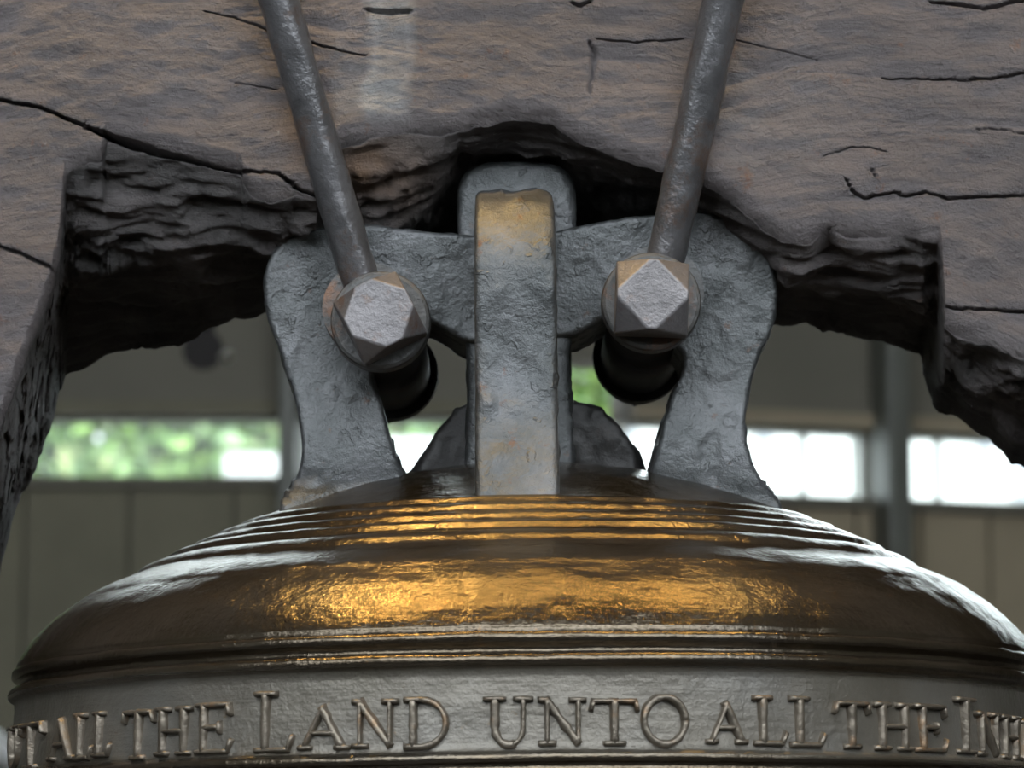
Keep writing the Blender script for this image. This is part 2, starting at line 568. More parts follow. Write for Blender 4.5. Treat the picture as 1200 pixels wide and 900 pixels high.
# ------------------------------------------------------------------ outside: trees and a white building
def leaf_cloud(n, c, r, size, seed):
    rg = np.random.default_rng(seed)
    d = rg.normal(size=(n, 3)); d /= np.linalg.norm(d, axis=1)[:, None]
    rad = rg.uniform(0.35, 1.0, n) ** 0.5
    lump = 1 + 0.3 * fbm(d[:, 0] * 2.2, d[:, 1] * 2.2, d[:, 2] * 2.2, 3, seed)
    pts = np.array(c) + d * (rad * lump)[:, None] * np.array(r)
    a = rg.normal(size=(n, 3)); a /= np.linalg.norm(a, axis=1)[:, None]
    b = np.cross(a, rg.normal(size=(n, 3))); b /= np.linalg.norm(b, axis=1)[:, None]
    s = rg.uniform(0.6, 1.4, n)[:, None] * size
    V = np.empty((n * 4, 3))
    V[0::4] = pts - a * s; V[1::4] = pts - b * s * 0.45 + a * s * 0.1; V[2::4] = pts + a * s; V[3::4] = pts + b * s * 0.45
    return V, [(4 * i, 4 * i + 1, 4 * i + 2, 4 * i + 3) for i in range(n)]


def tree(x, y, h, r, n, size, seed, label):
    root = empty('leafy_tree', (x, y, -0.1))
    tag(root, label, 'tree', 'trees outside the left window')
    V, Fc = cylinder_between((x, y, -0.1), (x + 0.1, y, h), 0.16, 10, 0.07)
    under(mesh_obj('trunk', V, Fc, M_BARK), root)
    V, Fc = leaf_cloud(n, (x, y, h), r, size, seed)
    o = under(mesh_obj('foliage', V, Fc, M_LEAF, smooth=False), root)
    o['kind'] = 'stuff'


tree(-4.55, 20.5, 4.5, (1.5, 1.2, 2.0), 11000, 0.11, 11, 'yellow-green tree outside at the left end of the strip window')
tree(-2.85, 23.8, 4.8, (1.3, 1.1, 1.9), 10000, 0.11, 23, 'mid green tree outside in the middle of the left window')
tree(-1.35, 26.8, 5.6, (1.1, 0.9, 1.6), 8000, 0.11, 31, 'pale blue-green tree outside behind the left window post')

tree(0.46, 18.6, 4.85, (0.30, 0.3, 0.50), 1500, 0.06, 47, 'yellow-green tree outside in the gap right of the crown strap')

bl = empty('white_building', (4.5, 30.0, -0.1))
tag(bl, 'bright white building outside the strip windows', 'building')
YB = 29.0


def bx_out(px0, px1, py0, py1, y0, y1, nm, mt):
    a = unproject(px0, py1, y0); b_ = unproject(px1, py0, y0)
    z0 = -0.1 if py1 > 900 else a[2]
    return under(bm_obj(nm, box_bm(a[0], b_[0], y0, y1, z0, b_[2]), mt), bl)


bx_out(258, 450, 531, 950, 18.4, 19.0, 'low_wing', M_WHITEWALL)
bx_out(450, 640, 512, 950, 18.4, 19.0, 'low_wing', M_WHITEWALL)
bx_out(460, 1500, 380, 950, YB, YB + 3, 'main_wall', M_WHITEWALL)
bx_out(888, 904, 500, 543, YB - 0.06, YB, 'window', M_GREYGLASS)
bx_out(1147, 1163, 512, 535, YB - 0.06, YB, 'window', M_GREYGLASS)
bx_out(1187, 1230, 525, 585, YB - 0.06, YB, 'window', M_GREYGLASS)
bx_out(712, 745, 482, 512, YB - 0.06, YB, 'window', M_GREYGLASS)

# ------------------------------------------------------------------ bell body
SHEAR = 0.0100       # the bell hangs very slightly out of level, left side low


def zc(y, depth):
    return CAM[2] + depth * math.tan(PITCH + math.atan((450 - y) / F))


def bell_profile():
    base = [(0.0, 1.892), (0.06, 1.889), (0.11, 1.880), (0.150, 1.869), (0.178, 1.859), (0.205, 1.848), (0.235, 1.834), (0.262, 1.8215),
            (0.295, 1.8055), (0.326, 1.7905), (0.3455, 1.7765), (0.3585, 1.7635), (0.3662, 1.7525), (0.3700, 1.7465),
            (0.3715, 1.7425)]
    # smooth and resample
    r = np.array([p[0] for p in base]); z = np.array([p[1] for p in base])
    s = np.concatenate([[0], np.cumsum(np.hypot(np.diff(r), np.diff(z)))])
    ss = np.linspace(0, s[-1], 170)
    rr = np.interp(ss, s, r); zz = np.interp(ss, s, z)
    k = np.array([1, 2, 3, 4, 5, 4, 3, 2, 1], float); k /= k.sum()
    pad = lambda a: np.concatenate([np.full(4, a[0]), a, np.full(4, a[-1])])
    r2 = np.convolve(pad(rr), k, 'valid'); z2 = np.convolve(pad(zz), k, 'valid')
    # raised rings on the upper shoulder
    nr = np.gradient(r2); nz = np.gradient(z2); ln = np.hypot(nr, nz); nx, nzz = -nz / ln, nr / ln
    add = np.zeros_like(r2)
    for rc, w, h in ((0.212, 0.0045, 0.0018), (0.228, 0.0048, 0.0024), (0.244, 0.0050, 0.0024), (0.260, 0.0055, 0.0026), (0.279, 0.0075, 0.0022), (0.312, 0.0140, 0.0013)):
        q = (r2 - rc) / w
        add += h * np.where(np.abs(q) < 1, np.sqrt(np.clip(1 - q * q, 0, 1)), 0)
    # step down outside the ring group
    pts = list(zip(r2 + nx * add, z2 + nzz * add))
    # moulding: groove, upper ridge, groove, lower ridge, inscription wall
    def arc(c, rad, a0, a1, n):
        return [(c[0] + rad * math.cos(math.radians(a0 + (a1 - a0) * i / n)), c[1] + rad * math.sin(math.radians(a0 + (a1 - a0) * i / n))) for i in range(n + 1)]
    pts += [(0.3695, 1.7415)]
    pts += arc((0.3700, 1.7375), 0.0042, 70, -70, 8)
    pts += [(0.3690, 1.7325), (0.3685, 1.7300), (0.3695, 1.7275)]
    pts += arc((0.3722, 1.7235), 0.0044, 70, -70, 8)
    pts += [(0.3715, 1.7180), (0.3712, 1.7120), (0.3715, 1.7050), (0.3722, 1.6980), (0.3728, 1.6900), (0.3734, 1.6800), (0.3740, 1.6720), (0.3745, 1.6660)]
    pts += arc((0.3742, 1.6610), 0.0042, 70, -70, 8)
    pts += [(0.375, 1.655)]
    pts += arc((0.3752, 1.6480), 0.0040, 70, -70, 6)
    pts += [(0.377, 1.640), (0.378, 1.60), (0.380, 1.56), (0.382, 1.535)]
    pts += arc((0.382, 1.530), 0.0040, 70, -70, 6)
    pts += [(0.385, 1.48), (0.392, 1.40), (0.402, 1.32), (0.418, 1.24), (0.442, 1.16), (0.475, 1.09), (0.515, 1.03), (0.552, 0.985),
            (0.575, 0.955), (0.584, 0.935), (0.580, 0.925), (0.565, 0.922), (0.54, 0.935), (0.49, 0.99), (0.44, 1.07), (0.40, 1.17),
            (0.365, 1.32), (0.34, 1.5), (0.33, 1.68), (0.28, 1.75), (0.15, 1.81), (0.0, 1.83)]
    return pts


PROFILE = bell_profile()
bell = empty('bell', (0, 0, 0.92))
tag(bell, 'large old bronze bell with raised lettering hanging under the timber yoke', 'bell')


def lathe(prof, seg):
    prof = np.array(prof)
    n = len(prof)
    th = np.linspace(0, 2 * math.pi, seg, endpoint=False)
    R, T = np.meshgrid(prof[:, 0], th, indexing='ij')
    Z = np.repeat(prof[:, 1][:, None], seg, 1)
    X = R * np.sin(T); Y = -R * np.cos(T)
    # uneven casting
    disp = 0.0016 * fbm(X * 9, Y * 9, Z * 22, 3, 3) + 0.0009 * fbm(X * 55, Y * 55, Z * 75, 3, 9)
    seam = np.exp(-((T - (2 * math.pi - 0.085)) / 0.012) ** 2) * np.exp(-((Z - 1.735) / 0.035) ** 2)
    disp = disp + seam * 0.0016 * (0.4 + fbm(X * 50, Y * 10, Z * 90, 3, 5))
    disp = np.where(R > 0.03, disp, 0)
    X = X + disp * np.sin(T); Y = Y - disp * np.cos(T); Z = Z + disp * 0.5
    Z = Z + SHEAR * X
    V = np.stack([X, Y, Z], -1).reshape(-1, 3)
    Fc = []
    for i in range(n - 1):
        b0 = i * seg; b1 = (i + 1) * seg
        for k in range(seg):
            k2 = (k + 1) % seg
            Fc.append((b0 + k, b1 + k, b1 + k2, b0 + k2))
    return V, Fc


V, Fc = lathe(PROFILE, 420)
bell_body = under(mesh_obj('bell_body', V, Fc, M_BELL), bell)

# ------------------------------------------------------------------ raised inscription, one mesh per letter
R_L = 0.3735


def theta_of(px):
    k = (px - 600) / F / math.cos(math.radians(4.9))
    lo, hi = -math.radians(80), math.radians(80)
    for _ in range(50):
        m_ = (lo + hi) / 2
        x = R_L * math.sin(m_); y = -R_L * math.cos(m_)
        if (x - CAM[0]) / (y - CAM[1]) < k: lo = m_
        else: hi = m_
    return (lo + hi) / 2


def z_on_wall(th, py):
    y = -R_L * math.cos(th)
    return CAM[2] + (y - CAM[1]) * math.tan(PITCH + math.atan((450 - py) / F))


def arcpts(cx, cy, rx, ry, a0, a1, n=14):
    return [(cx + rx * math.cos(math.radians(a0 + (a1 - a0) * i / n)), cy + ry * math.sin(math.radians(a0 + (a1 - a0) * i / n))) for i in range(n + 1)]


THICK, THIN = 1.0, 0.62
GLYPH = {
    'A': [([(0.5, 1), (0.12, 0)], THIN), ([(0.46, 1), (0.86, 0)], THICK), ([(0.26, 0.36), (0.72, 0.36)], THIN), ([(0, 0), (0.26, 0)], THIN), ([(0.72, 0), (1, 0)], THIN)],
    'L': [([(0.3, 0), (0.3, 1)], THICK), ([(0.05, 1), (0.55, 1)], THIN), ([(0.05, 0), (0.9, 0.0)], THIN), ([(0.88, 0), (1, 0.24)], THIN)],
    'T': [([(0.5, 0), (0.5, 1)], THICK), ([(0.04, 0.97), (0.96, 0.97)], THIN), ([(0.05, 0.97), (0, 0.76)], THIN), ([(0.95, 0.97), (1, 0.76)], THIN), ([(0.28, 0), (0.72, 0)], THIN)],
    'H': [([(0.2, 0), (0.2, 1)], THICK), ([(0.8, 0), (0.8, 1)], THICK), ([(0.2, 0.5), (0.8, 0.5)], THIN)] +
         [([(a, c), (b, c)], THIN) for a, b in ((0.02, 0.38), (0.62, 0.98)) for c in (0, 1)],
    'E': [([(0.25, 0), (0.25, 1)], THICK), ([(0.05, 1), (0.92, 1)], THIN), ([(0.9, 1), (0.95, 0.78)], THIN), ([(0.25, 0.52), (0.68, 0.52)], THIN),
          ([(0.68, 0.62), (0.68, 0.40)], THIN), ([(0.05, 0), (0.92, 0)], THIN), ([(0.9, 0), (1, 0.24)], THIN)],
    'N': [([(0.17, 0), (0.17, 1)], THIN), ([(0.85, 0), (0.85, 1)], THIN), ([(0.14, 1), (0.85, 0)], THICK), ([(0, 0), (0.34, 0)], THIN), ([(0, 1), (0.2, 1)], THIN), ([(0.68, 1), (1, 1)], THIN)],
    'D': [([(0.22, 0), (0.22, 1)], THICK), ([(0.03, 1), (0.42, 1)] + arcpts(0.42, 0.5, 0.56, 0.5, 90, -90) + [(0.03, 0)], THIN * 1.2)],
    'U': [([(0.22, 1), (0.22, 0.42)] + arcpts(0.52, 0.38, 0.30, 0.38, 180, 290, 10), THICK), (arcpts(0.52, 0.38, 0.30, 0.38, 285, 360, 8) + [(0.82, 1)], THIN),
          ([(0.0, 1), (0.42, 1)], THIN), ([(0.64, 1), (1, 1)], THIN)],
    'O': [(arcpts(0.5, 0.5, 0.47, 0.5, 0, 360, 30), THICK * 0.85)],
    'I': [([(0.5, 0), (0.5, 1)], THICK), ([(0.1, 1), (0.9, 1)], THIN), ([(0.1, 0), (0.9, 0)], THIN)],
}
HW = 0.0028
RAISE = 0.0042


def letter_mesh(ch, x0, x1, y0, y1, seed):
    th0, th1 = theta_of(x0), theta_of(x1)
    tm = (th0 + th1) / 2
    zt, zb = z_on_wall(tm, y0), z_on_wall(tm, y1)
    W = (th1 - th0) * R_L; H = zt - zb
    V = []; Fc = []
    slope = (0.0)

    def put(s, h, out):
        th = th0 + s / R_L
        r = R_L + out
        n = 0.0007 * float(fbm(s * 160 + seed * 3.1, h * 160, 0.3, 3, seed))
        r += n if out > 0 else 0
        V.append((r * math.sin(th), -r * math.cos(th), zb + h + SHEAR * 0 + slope * s))

    prof = [(-1.25, -0.0030), (-1.0, 0.0004), (-0.72, RAISE * 0.86), (-0.3, RAISE), (0.3, RAISE), (0.72, RAISE * 0.86), (1.0, 0.0004), (1.25, -0.0030)]
    for pts, wt in GLYPH[ch]:
        p = [np.array((a * W, b * H)) for a, b in pts]
        # resample
        q = [p[0]]
        for a, b in zip(p[:-1], p[1:]):
            L = np.linalg.norm(b - a); n = max(1, int(L / 0.003))
            for k in range(1, n + 1): q.append(a + (b - a) * k / n)
        d0 = q[1] - q[0]; d0 = d0 / max(1e-9, np.linalg.norm(d0)); d1 = q[-1] - q[-2]; d1 = d1 / max(1e-9, np.linalg.norm(d1))
        q = [q[0] - d0 * 0.0012] + q + [q[-1] + d1 * 0.0012]
        n = len(q); base = len(V); m_ = len(prof)
        for i in range(n):
            a = q[max(0, i - 1)]; b = q[min(n - 1, i + 1)]
            d = (b - a) / max(1e-9, np.linalg.norm(b - a)); nn = np.array((-d[1], d[0]))
            endf = 0.25 if i in (0, n - 1) else 1.0
            wob = 1 + 0.25 * float(vnoise(q[i][0] * 300 + seed, q[i][1] * 300, seed * 1.7, seed))
            for w_, o_ in prof:
                pt = q[i] + nn * (w_ * HW * wt * wob)
                put(pt[0], pt[1], o_ * endf if o_ > 0 else o_)
        for i in range(n - 1):
            for k in range(m_ - 1):
                Fc.append((base + i * m_ + k, base + (i + 1) * m_ + k, base + (i + 1) * m_ + k + 1, base + i * m_ + k + 1))
        Fc.append(tuple(base + k for k in range(m_)))
        Fc.append(tuple(base + (n - 1) * m_ + k for k in range(m_))[::-1])
    return V, Fc


LETTERS = [('U', 18, 31, 853, 900), ('T', 31, 56, 848, 899), ('A', 64, 92, 843, 889), ('L', 93, 113, 838, 888), ('L', 115, 134, 836, 885),
           ('T', 150, 184, 833, 888), ('H', 187, 228, 831, 883), ('E', 232, 275, 826, 881), ('L', 300, 346, 813, 879), ('A', 352, 411, 829, 876),
           ('N', 415, 466, 822, 874), ('D', 474, 524, 820, 875), ('U', 568, 623, 819, 873), ('N', 632, 685, 820, 871), ('T', 692, 746, 820, 871),
           ('O', 752, 803, 817, 872), ('A', 826, 873, 824, 869), ('L', 880, 918, 818, 871), ('L', 922, 962, 819, 873), ('T', 975, 1014, 823, 875),
           ('H', 1021, 1064, 826, 877), ('E', 1067, 1104, 828, 879), ('I', 1114, 1138, 820, 881), ('N', 1140, 1164, 837, 884), ('H', 1167, 1188, 841, 888),
           ('A', 1188, 1204, 845, 891)]
for i, (ch, x0, x1, y0, y1) in enumerate(LETTERS):
    V, Fc = letter_mesh(ch, x0, x1, y0, y1, i + 1)
    under(mesh_obj('letter', V, Fc, M_LETTER), bell_body)

# ------------------------------------------------------------------ crown of the bell: arms, column, front and back loops
def plate(name, outline, y0, y1, parent, mat, bev=0.012, sharp=(), sub=6, seed=0, lump=0.0012):
    """a plate whose outline is given on its front face, with rounded, uneven edges"""
    pts = smooth_closed(outline, sub, sharp)
    W = [unproject(p[0], p[1], y0) for p in pts]
    bm = bmesh.new()
    fr = [bm.verts.new(p.tolist()) for p in W]
    f = bm.faces.new(fr)
    ext = bmesh.ops.extrude_face_region(bm, geom=[f])
    vv = [e for e in ext['geom'] if isinstance(e, bmesh.types.BMVert)]
    bmesh.ops.translate(bm, verts=vv, vec=(0, y1 - y0, 0))
    o = bm_obj(name, bm, mat)
    bevel_mod(o, bev, 4, 50)
    for p in o.data.polygons: p.use_smooth = True
    w = o.modifiers.new('weighted', 'WEIGHTED_NORMAL'); w.keep_sharp = False
    if parent: under(o, parent)
    return o


def sculpt(o, voxel, seed, amp=0.0009, flare=0.0):
    """dense even mesh of a plate, then the lumps, drips and flared foot of an old casting"""
    rm = o.modifiers.new('remesh', 'REMESH'); rm.mode = 'VOXEL'; rm.voxel_size = voxel
    bpy.context.view_layer.update()
    me = bpy.data.meshes.new_from_object(o.evaluated_get(bpy.context.evaluated_depsgraph_get()))
    n = len(me.vertices)
    co = np.empty(n * 3); me.vertices.foreach_get('co', co); co = co.reshape(-1, 3)
    no = np.empty(n * 3); me.vertex_normals.foreach_get('vector', no); no = no.reshape(-1, 3)
    x, y, z = co.T
    d = amp * fbm(x * 26, y * 26, z * 26, 3, seed) + amp * 0.45 * fbm(x * 110, y * 110, z * 85, 3, seed + 5)
    blob = np.clip(fbm(x * 75, y * 75, z * 48, 3, seed + 9) - 0.17, 0, 0.12)
    low = np.exp(-np.clip(z - 1.86, 0, 1) / 0.06)
    d = d + blob * (0.006 + 0.022 * low)
    co = co + no * d[:, None]
    if flare:
        h = np.clip(z - (1.905 - 0.26 * np.hypot(x, y)), 0, 1)
        k = flare * np.exp(-(h / 0.022))
        co[:, 1] -= k * np.clip((0.01 - y) / 0.06, -1, 1)
        co[:, 0] += 0.35 * k * np.sign(x) * np.clip((np.abs(x) - 0.13) / 0.04, -1, 1)
    if flare:      # the arm leans forward at the top and sweeps out to its foot
        co[:, 1] -= 1.9 * np.clip(1.955 - z, 0, 0.12) ** 2 + 0.10 * np.clip(z - 1.99, 0, 0.2)
    me.vertices.foreach_set('co', co.ravel())
    me.polygons.foreach_set('use_smooth', [True] * len(me.polygons))
    o.modifiers.clear()
    o.data = me
    return o


ARM_Y0, ARM_Y1 = -0.065, 0.02
left_arm = [(330, 650), (337, 600), (350, 570), (355, 535), (352, 498), (342, 455), (328, 415), (314, 375), (309, 338), (314, 308), (329, 285), (352, 272),
            (385, 267), (430, 265), (480, 270), (530, 275), (575, 278), (575, 402), (545, 400), (522, 387), (500, 376), (475, 384), (452, 405),
            (437, 440), (447, 470), (455, 505), (463, 540), (470, 575), (474, 650)]
right_arm = [(640, 274), (690, 264), (740, 256), (790, 251), (830, 251), (865, 262), (892, 288), (908, 320), (911, 350), (904, 385), (889, 420), (878, 460),
             (873, 500), (877, 535), (888, 565), (905, 594), (915, 650), (762, 650), (766, 575), (771, 530), (780, 488), (790, 455), (801, 425), (785, 400), (745, 385),
             (715, 372), (690, 385), (668, 393), (640, 395)]
col_out = [(540, 620), (545, 540), (548, 470), (546, 400), (538, 300), (536, 225), (544, 200), (565, 190), (605, 187), (645, 190), (665, 200), (675, 225),
           (674, 300), (668, 400), (670, 470), (673, 540), (676, 620)]
crown = sculpt(plate('crown', col_out, -0.06, 0.10, bell, M_CROWN, bev=0.008, sharp=(0, 16)), 0.003, 251)
o = plate('arm', left_arm, ARM_Y0, ARM_Y1, crown, M_CROWN, sharp=(0, 16, 17, 28))
sculpt(o, 0.0026, 201, flare=0.011)
o['label'] = 'curved grey crown arm on the left'
o = plate('arm', right_arm, ARM_Y0, ARM_Y1, crown, M_CROWN, sharp=(0, 16, 17, 28))
sculpt(o, 0.0026, 231, flare=0.011)
o['label'] = 'curved grey crown arm on the right'

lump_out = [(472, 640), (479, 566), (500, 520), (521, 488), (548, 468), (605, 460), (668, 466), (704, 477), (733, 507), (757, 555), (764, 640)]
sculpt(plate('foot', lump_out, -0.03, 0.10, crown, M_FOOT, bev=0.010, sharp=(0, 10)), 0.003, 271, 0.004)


def loop_arm(name, sgn, parent):
    """strap that rises from the shoulder and bends back over the column"""
    path = [(-0.210, 1.800), (-0.203, 1.838), (-0.196, 1.862), (-0.188, 1.888), (-0.182, 1.920), (-0.182, 1.955), (-0.187, 1.990), (-0.187, 2.014), (-0.177, 2.038), (-0.156, 2.055),
            (-0.120, 2.066), (-0.090, 2.075), (-0.050, 2.078), (0.0, 2.078)]
    path = [np.array(p) for p in path]
    dense = []
    for i in range(len(path) - 1):
        p0 = path[max(0, i - 1)]; p1 = path[i]; p2 = path[i + 1]; p3 = path[min(len(path) - 1, i + 2)]
        for k in range(6):
            t = k / 6
            dense.append(0.5 * ((2 * p1) + (-p0 + p2) * t + (2 * p0 - 5 * p1 + 4 * p2 - p3) * t * t + (-p0 + 3 * p1 - 3 * p2 + p3) * t ** 3))
    dense.append(path[-1])
    V = []; Fc = []
    sec = []
    hw, th, rc = 0.0282, 0.046, 0.005
    # rounded rectangle: front face at +n, back at -n
    for (cx, cy, a0) in ((hw - rc, th / 2 - rc, 0), (-hw + rc, th / 2 - rc, 90), (-hw + rc, -th / 2 + rc, 180), (hw - rc, -th / 2 + rc, 270)):
        for k in range(5):
            a = math.radians(a0 + 90 * k / 4)
            sec.append((cx + rc * math.cos(a), cy + rc * math.sin(a)))
    # add points along the front face for the uneven surface
    full = []
    for i in range(len(sec)):
        a = np.array(sec[i]); b = np.array(sec[(i + 1) % len(sec)])
        n = max(1, int(np.linalg.norm(b - a) / 0.004))
        for k in range(n): full.append(a + (b - a) * k / n)
    m_ = len(full)
    for i, c in enumerate(dense):
        a = dense[max(0, i - 1)]; b = dense[min(len(dense) - 1, i + 1)]
        d = (b - a) / np.linalg.norm(b - a); n = np.array((-d[1], d[0]))
        if n[0] > 0: n = -n
        f = i / (len(dense) - 1)
        cxx = -0.0065 - 0.0035 * f
        wd = 1.03 - 0.06 * f
        c = c - n * (th / 2 - 0.006)
        for (sx, sy) in full:
            jit = 0.0014 * float(fbm(sx * 45, c[1] * 55, sy * 45 + sgn * 7, 3, 40)) + 0.012 * max(0.0, float(fbm(sx * 95, c[1] * 75, sy * 60, 3, 49)) - 0.17)
            jit *= min(1.0, max(0.0, (0.93 - f) / 0.15))
            yy, zz = c + n * (sy + (jit if sy > 0 else 0))
            V.append((cxx + sx * wd + jit * 0.6, yy * sgn, zz))
    for i in range(len(dense) - 1):
        for k in range(m_):
            k2 = (k + 1) % m_
            Fc.append((i * m_ + k, i * m_ + k2, (i + 1) * m_ + k2, (i + 1) * m_ + k))
    Fc.append(tuple(range(m_))); Fc.append(tuple((len(dense) - 1) * m_ + k for k in range(m_)))
    o = mesh_obj(name, V, Fc, M_CROWN)
    bm = bmesh.new(); bm.from_mesh(o.data); bmesh.ops.recalc_face_normals(bm, faces=bm.faces); bm.to_mesh(o.data); bm.free()
    under(o, parent)
    return o


o = loop_arm('strap', 1, crown); o['label'] = 'broad upright strap at the front of the crown'
loop_arm('strap', -1, crown)

# ------------------------------------------------------------------ timber yoke
YF, YBK = -0.12, 0.18
KEYS = [  # front edge x, y | mid x, y, depth | back edge x, y   (photograph pixels)
    (-420, 1000, -420, 1080, 0.02, -420, 1180), (-60, 640, -50, 705, 0.03, -60, 795), (-1, 500, 8, 580, 0.03, 0, 668), (8, 476, 22, 530, 0.03, 20, 592),
    (34, 405, 40, 470, 0.03, 40, 556), (58, 340, 58, 410, 0.03, 56, 508), (68, 300, 68, 365, 0.02, 70, 458), (76, 203, 82, 310, -0.02, 78, 438),
    (88, 193, 92, 305, -0.05, 110, 425), (118, 186, 122, 302, -0.06, 150, 410), (124, 163, 128, 302, -0.06, 158, 409), (165, 174, 165, 300, -0.06, 190, 407),
    (205, 184, 205, 300, -0.06, 215, 405), (250, 194, 250, 298, -0.06, 240, 391), (282, 204, 284, 295, -0.06, 264, 379), (292, 226, 294, 295, -0.06, 278, 376),
    (315, 238, 318, 290, -0.06, 300, 374), (345, 226, 345, 285, -0.05, 330, 365), (372, 231, 370, 280, -0.05, 370, 352), (395, 174, 398, 264, -0.05, 400, 345),
    (440, 160, 440, 264, -0.05, 440, 342), (480, 153, 485, 262, -0.05, 480, 340), (515, 157, 518, 235, -0.03, 515, 340), (540, 150, 540, 180, -0.05, 540, 340),
    (600, 140, 600, 174, -0.05, 600, 340), (645, 143, 650, 180, -0.05, 650, 340), (680, 165, 680, 205, -0.04, 680, 340), (730, 186, 730, 236, -0.03, 730, 342),
    (770, 199, 770, 246, -0.03, 770, 344), (820, 214, 820, 262, -0.02, 820, 350), (855, 231, 855, 292, -0.04, 860, 362), (880, 254, 880, 312, -0.05, 890, 372),
    (905, 275, 905, 328, -0.06, 915, 376), (930, 284, 930, 335, -0.06, 935, 380), (947, 286, 947, 338, -0.06, 950, 384), (972, 263, 972, 342, -0.06, 975, 390),
    (990, 275, 990, 344, -0.06, 992, 394), (1030, 278, 1030, 348, -0.06, 1028, 402), (1058, 271, 1056, 352, -0.06, 1050, 407), (1085, 281, 1082, 356, -0.05, 1068, 410),
    (1100, 284, 1092, 358, -0.02, 1076, 412), (1104, 300, 1096, 366, -0.01, 1079, 418), (1106, 345, 1100, 398, 0.0, 1085, 445), (1108, 382, 1104, 432, 0.0, 1095, 486),
    (1130, 396, 1126, 445, -0.05, 1122, 492), (1165, 405, 1163, 456, -0.05, 1160, 511), (1184, 412, 1184, 465, -0.05, 1183, 544), (1215, 425, 1215, 482, -0.05, 1215, 553),
    (1320, 500, 1320, 570, 0.0, 1320, 650), (1620, 820, 1620, 880, 0.0, 1620, 960)]
CRACKS = [
    ([(-40, 113), (0, 117), (45, 125), (80, 140), (100, 149), (125, 157), (165, 171), (200, 180), (245, 191), (285, 200), (325, 202), (340, 213), (352, 222), (372, 227)],
     [1.8, 1.9, 2.0, 2.2, 2.8, 5.0, 6.5, 4.0, 2.2, 1.9, 1.8, 2.0, 2.1, 1.9], 0.022),
    ([(-20, 282), (0, 289), (30, 300), (62, 316)], [1.5, 1.7, 1.8, 1.8], 0.012),
    ([(990, 208), (1000, 225), (1012, 232), (1030, 228), (1050, 226), (1062, 231), (1085, 225), (1110, 232), (1160, 231), (1240, 226)], [1.2, 1.7, 1.8, 1.6, 1.5, 1.7, 1.5, 1.7, 1.6, 1.5], 0.012),
    ([(1035, 91), (1110, 93), (1160, 92), (1200, 86), (1250, 84)], [0.9, 1.3, 1.5, 1.6, 1.5], 0.009),
    ([(1106, 360), (1150, 362), (1200, 365), (1250, 366)], [1.5, 1.7, 1.8, 1.8], 0.012),
    ([(1090, 2), (1120, 4), (1155, 10), (1200, 0)], [1.8, 2.4, 2.6, 2.0], 0.010),
    ([(238, 13), (275, 20), (315, 35)], [0.9, 1.2, 1.6], 0.007),
    ([(362, 49), (400, 60), (430, 66)], [1.6, 1.3, 0.9], 0.006),
    ([(965, 184), (1000, 172), (1022, 173), (1040, 178)], [0.9, 1.2, 1.1, 0.8], 0.004),
    ([(1020, 196), (1026, 207)], [1.8, 1.8], 0.006),
    ([(860, 46), (905, 58), (960, 70)], [1.0, 1.0, 0.8], 0.003),
    ([(690, 48), (697, 62), (694, 85), (690, 112)], [2.0, 5.0, 3.2, 1.6], 0.006),
    ([(700, 46), (745, 49), (800, 45)], [1.5, 1.1, 0.9], 0.005),
    ([(670, 3), (680, 7), (692, 2)], [2.4, 3.0, 2.4], 0.007),
    ([(430, 11), (455, 14), (480, 13)], [3.5, 5.0, 4.0], 0.007),
    ([(275, 97), (300, 101), (325, 105)], [0.8, 1.0, 1.1], 0.003),
    ([(1140, 152), (1180, 152), (1200, 156)], [0.9, 1.1, 1.2], 0.005)]


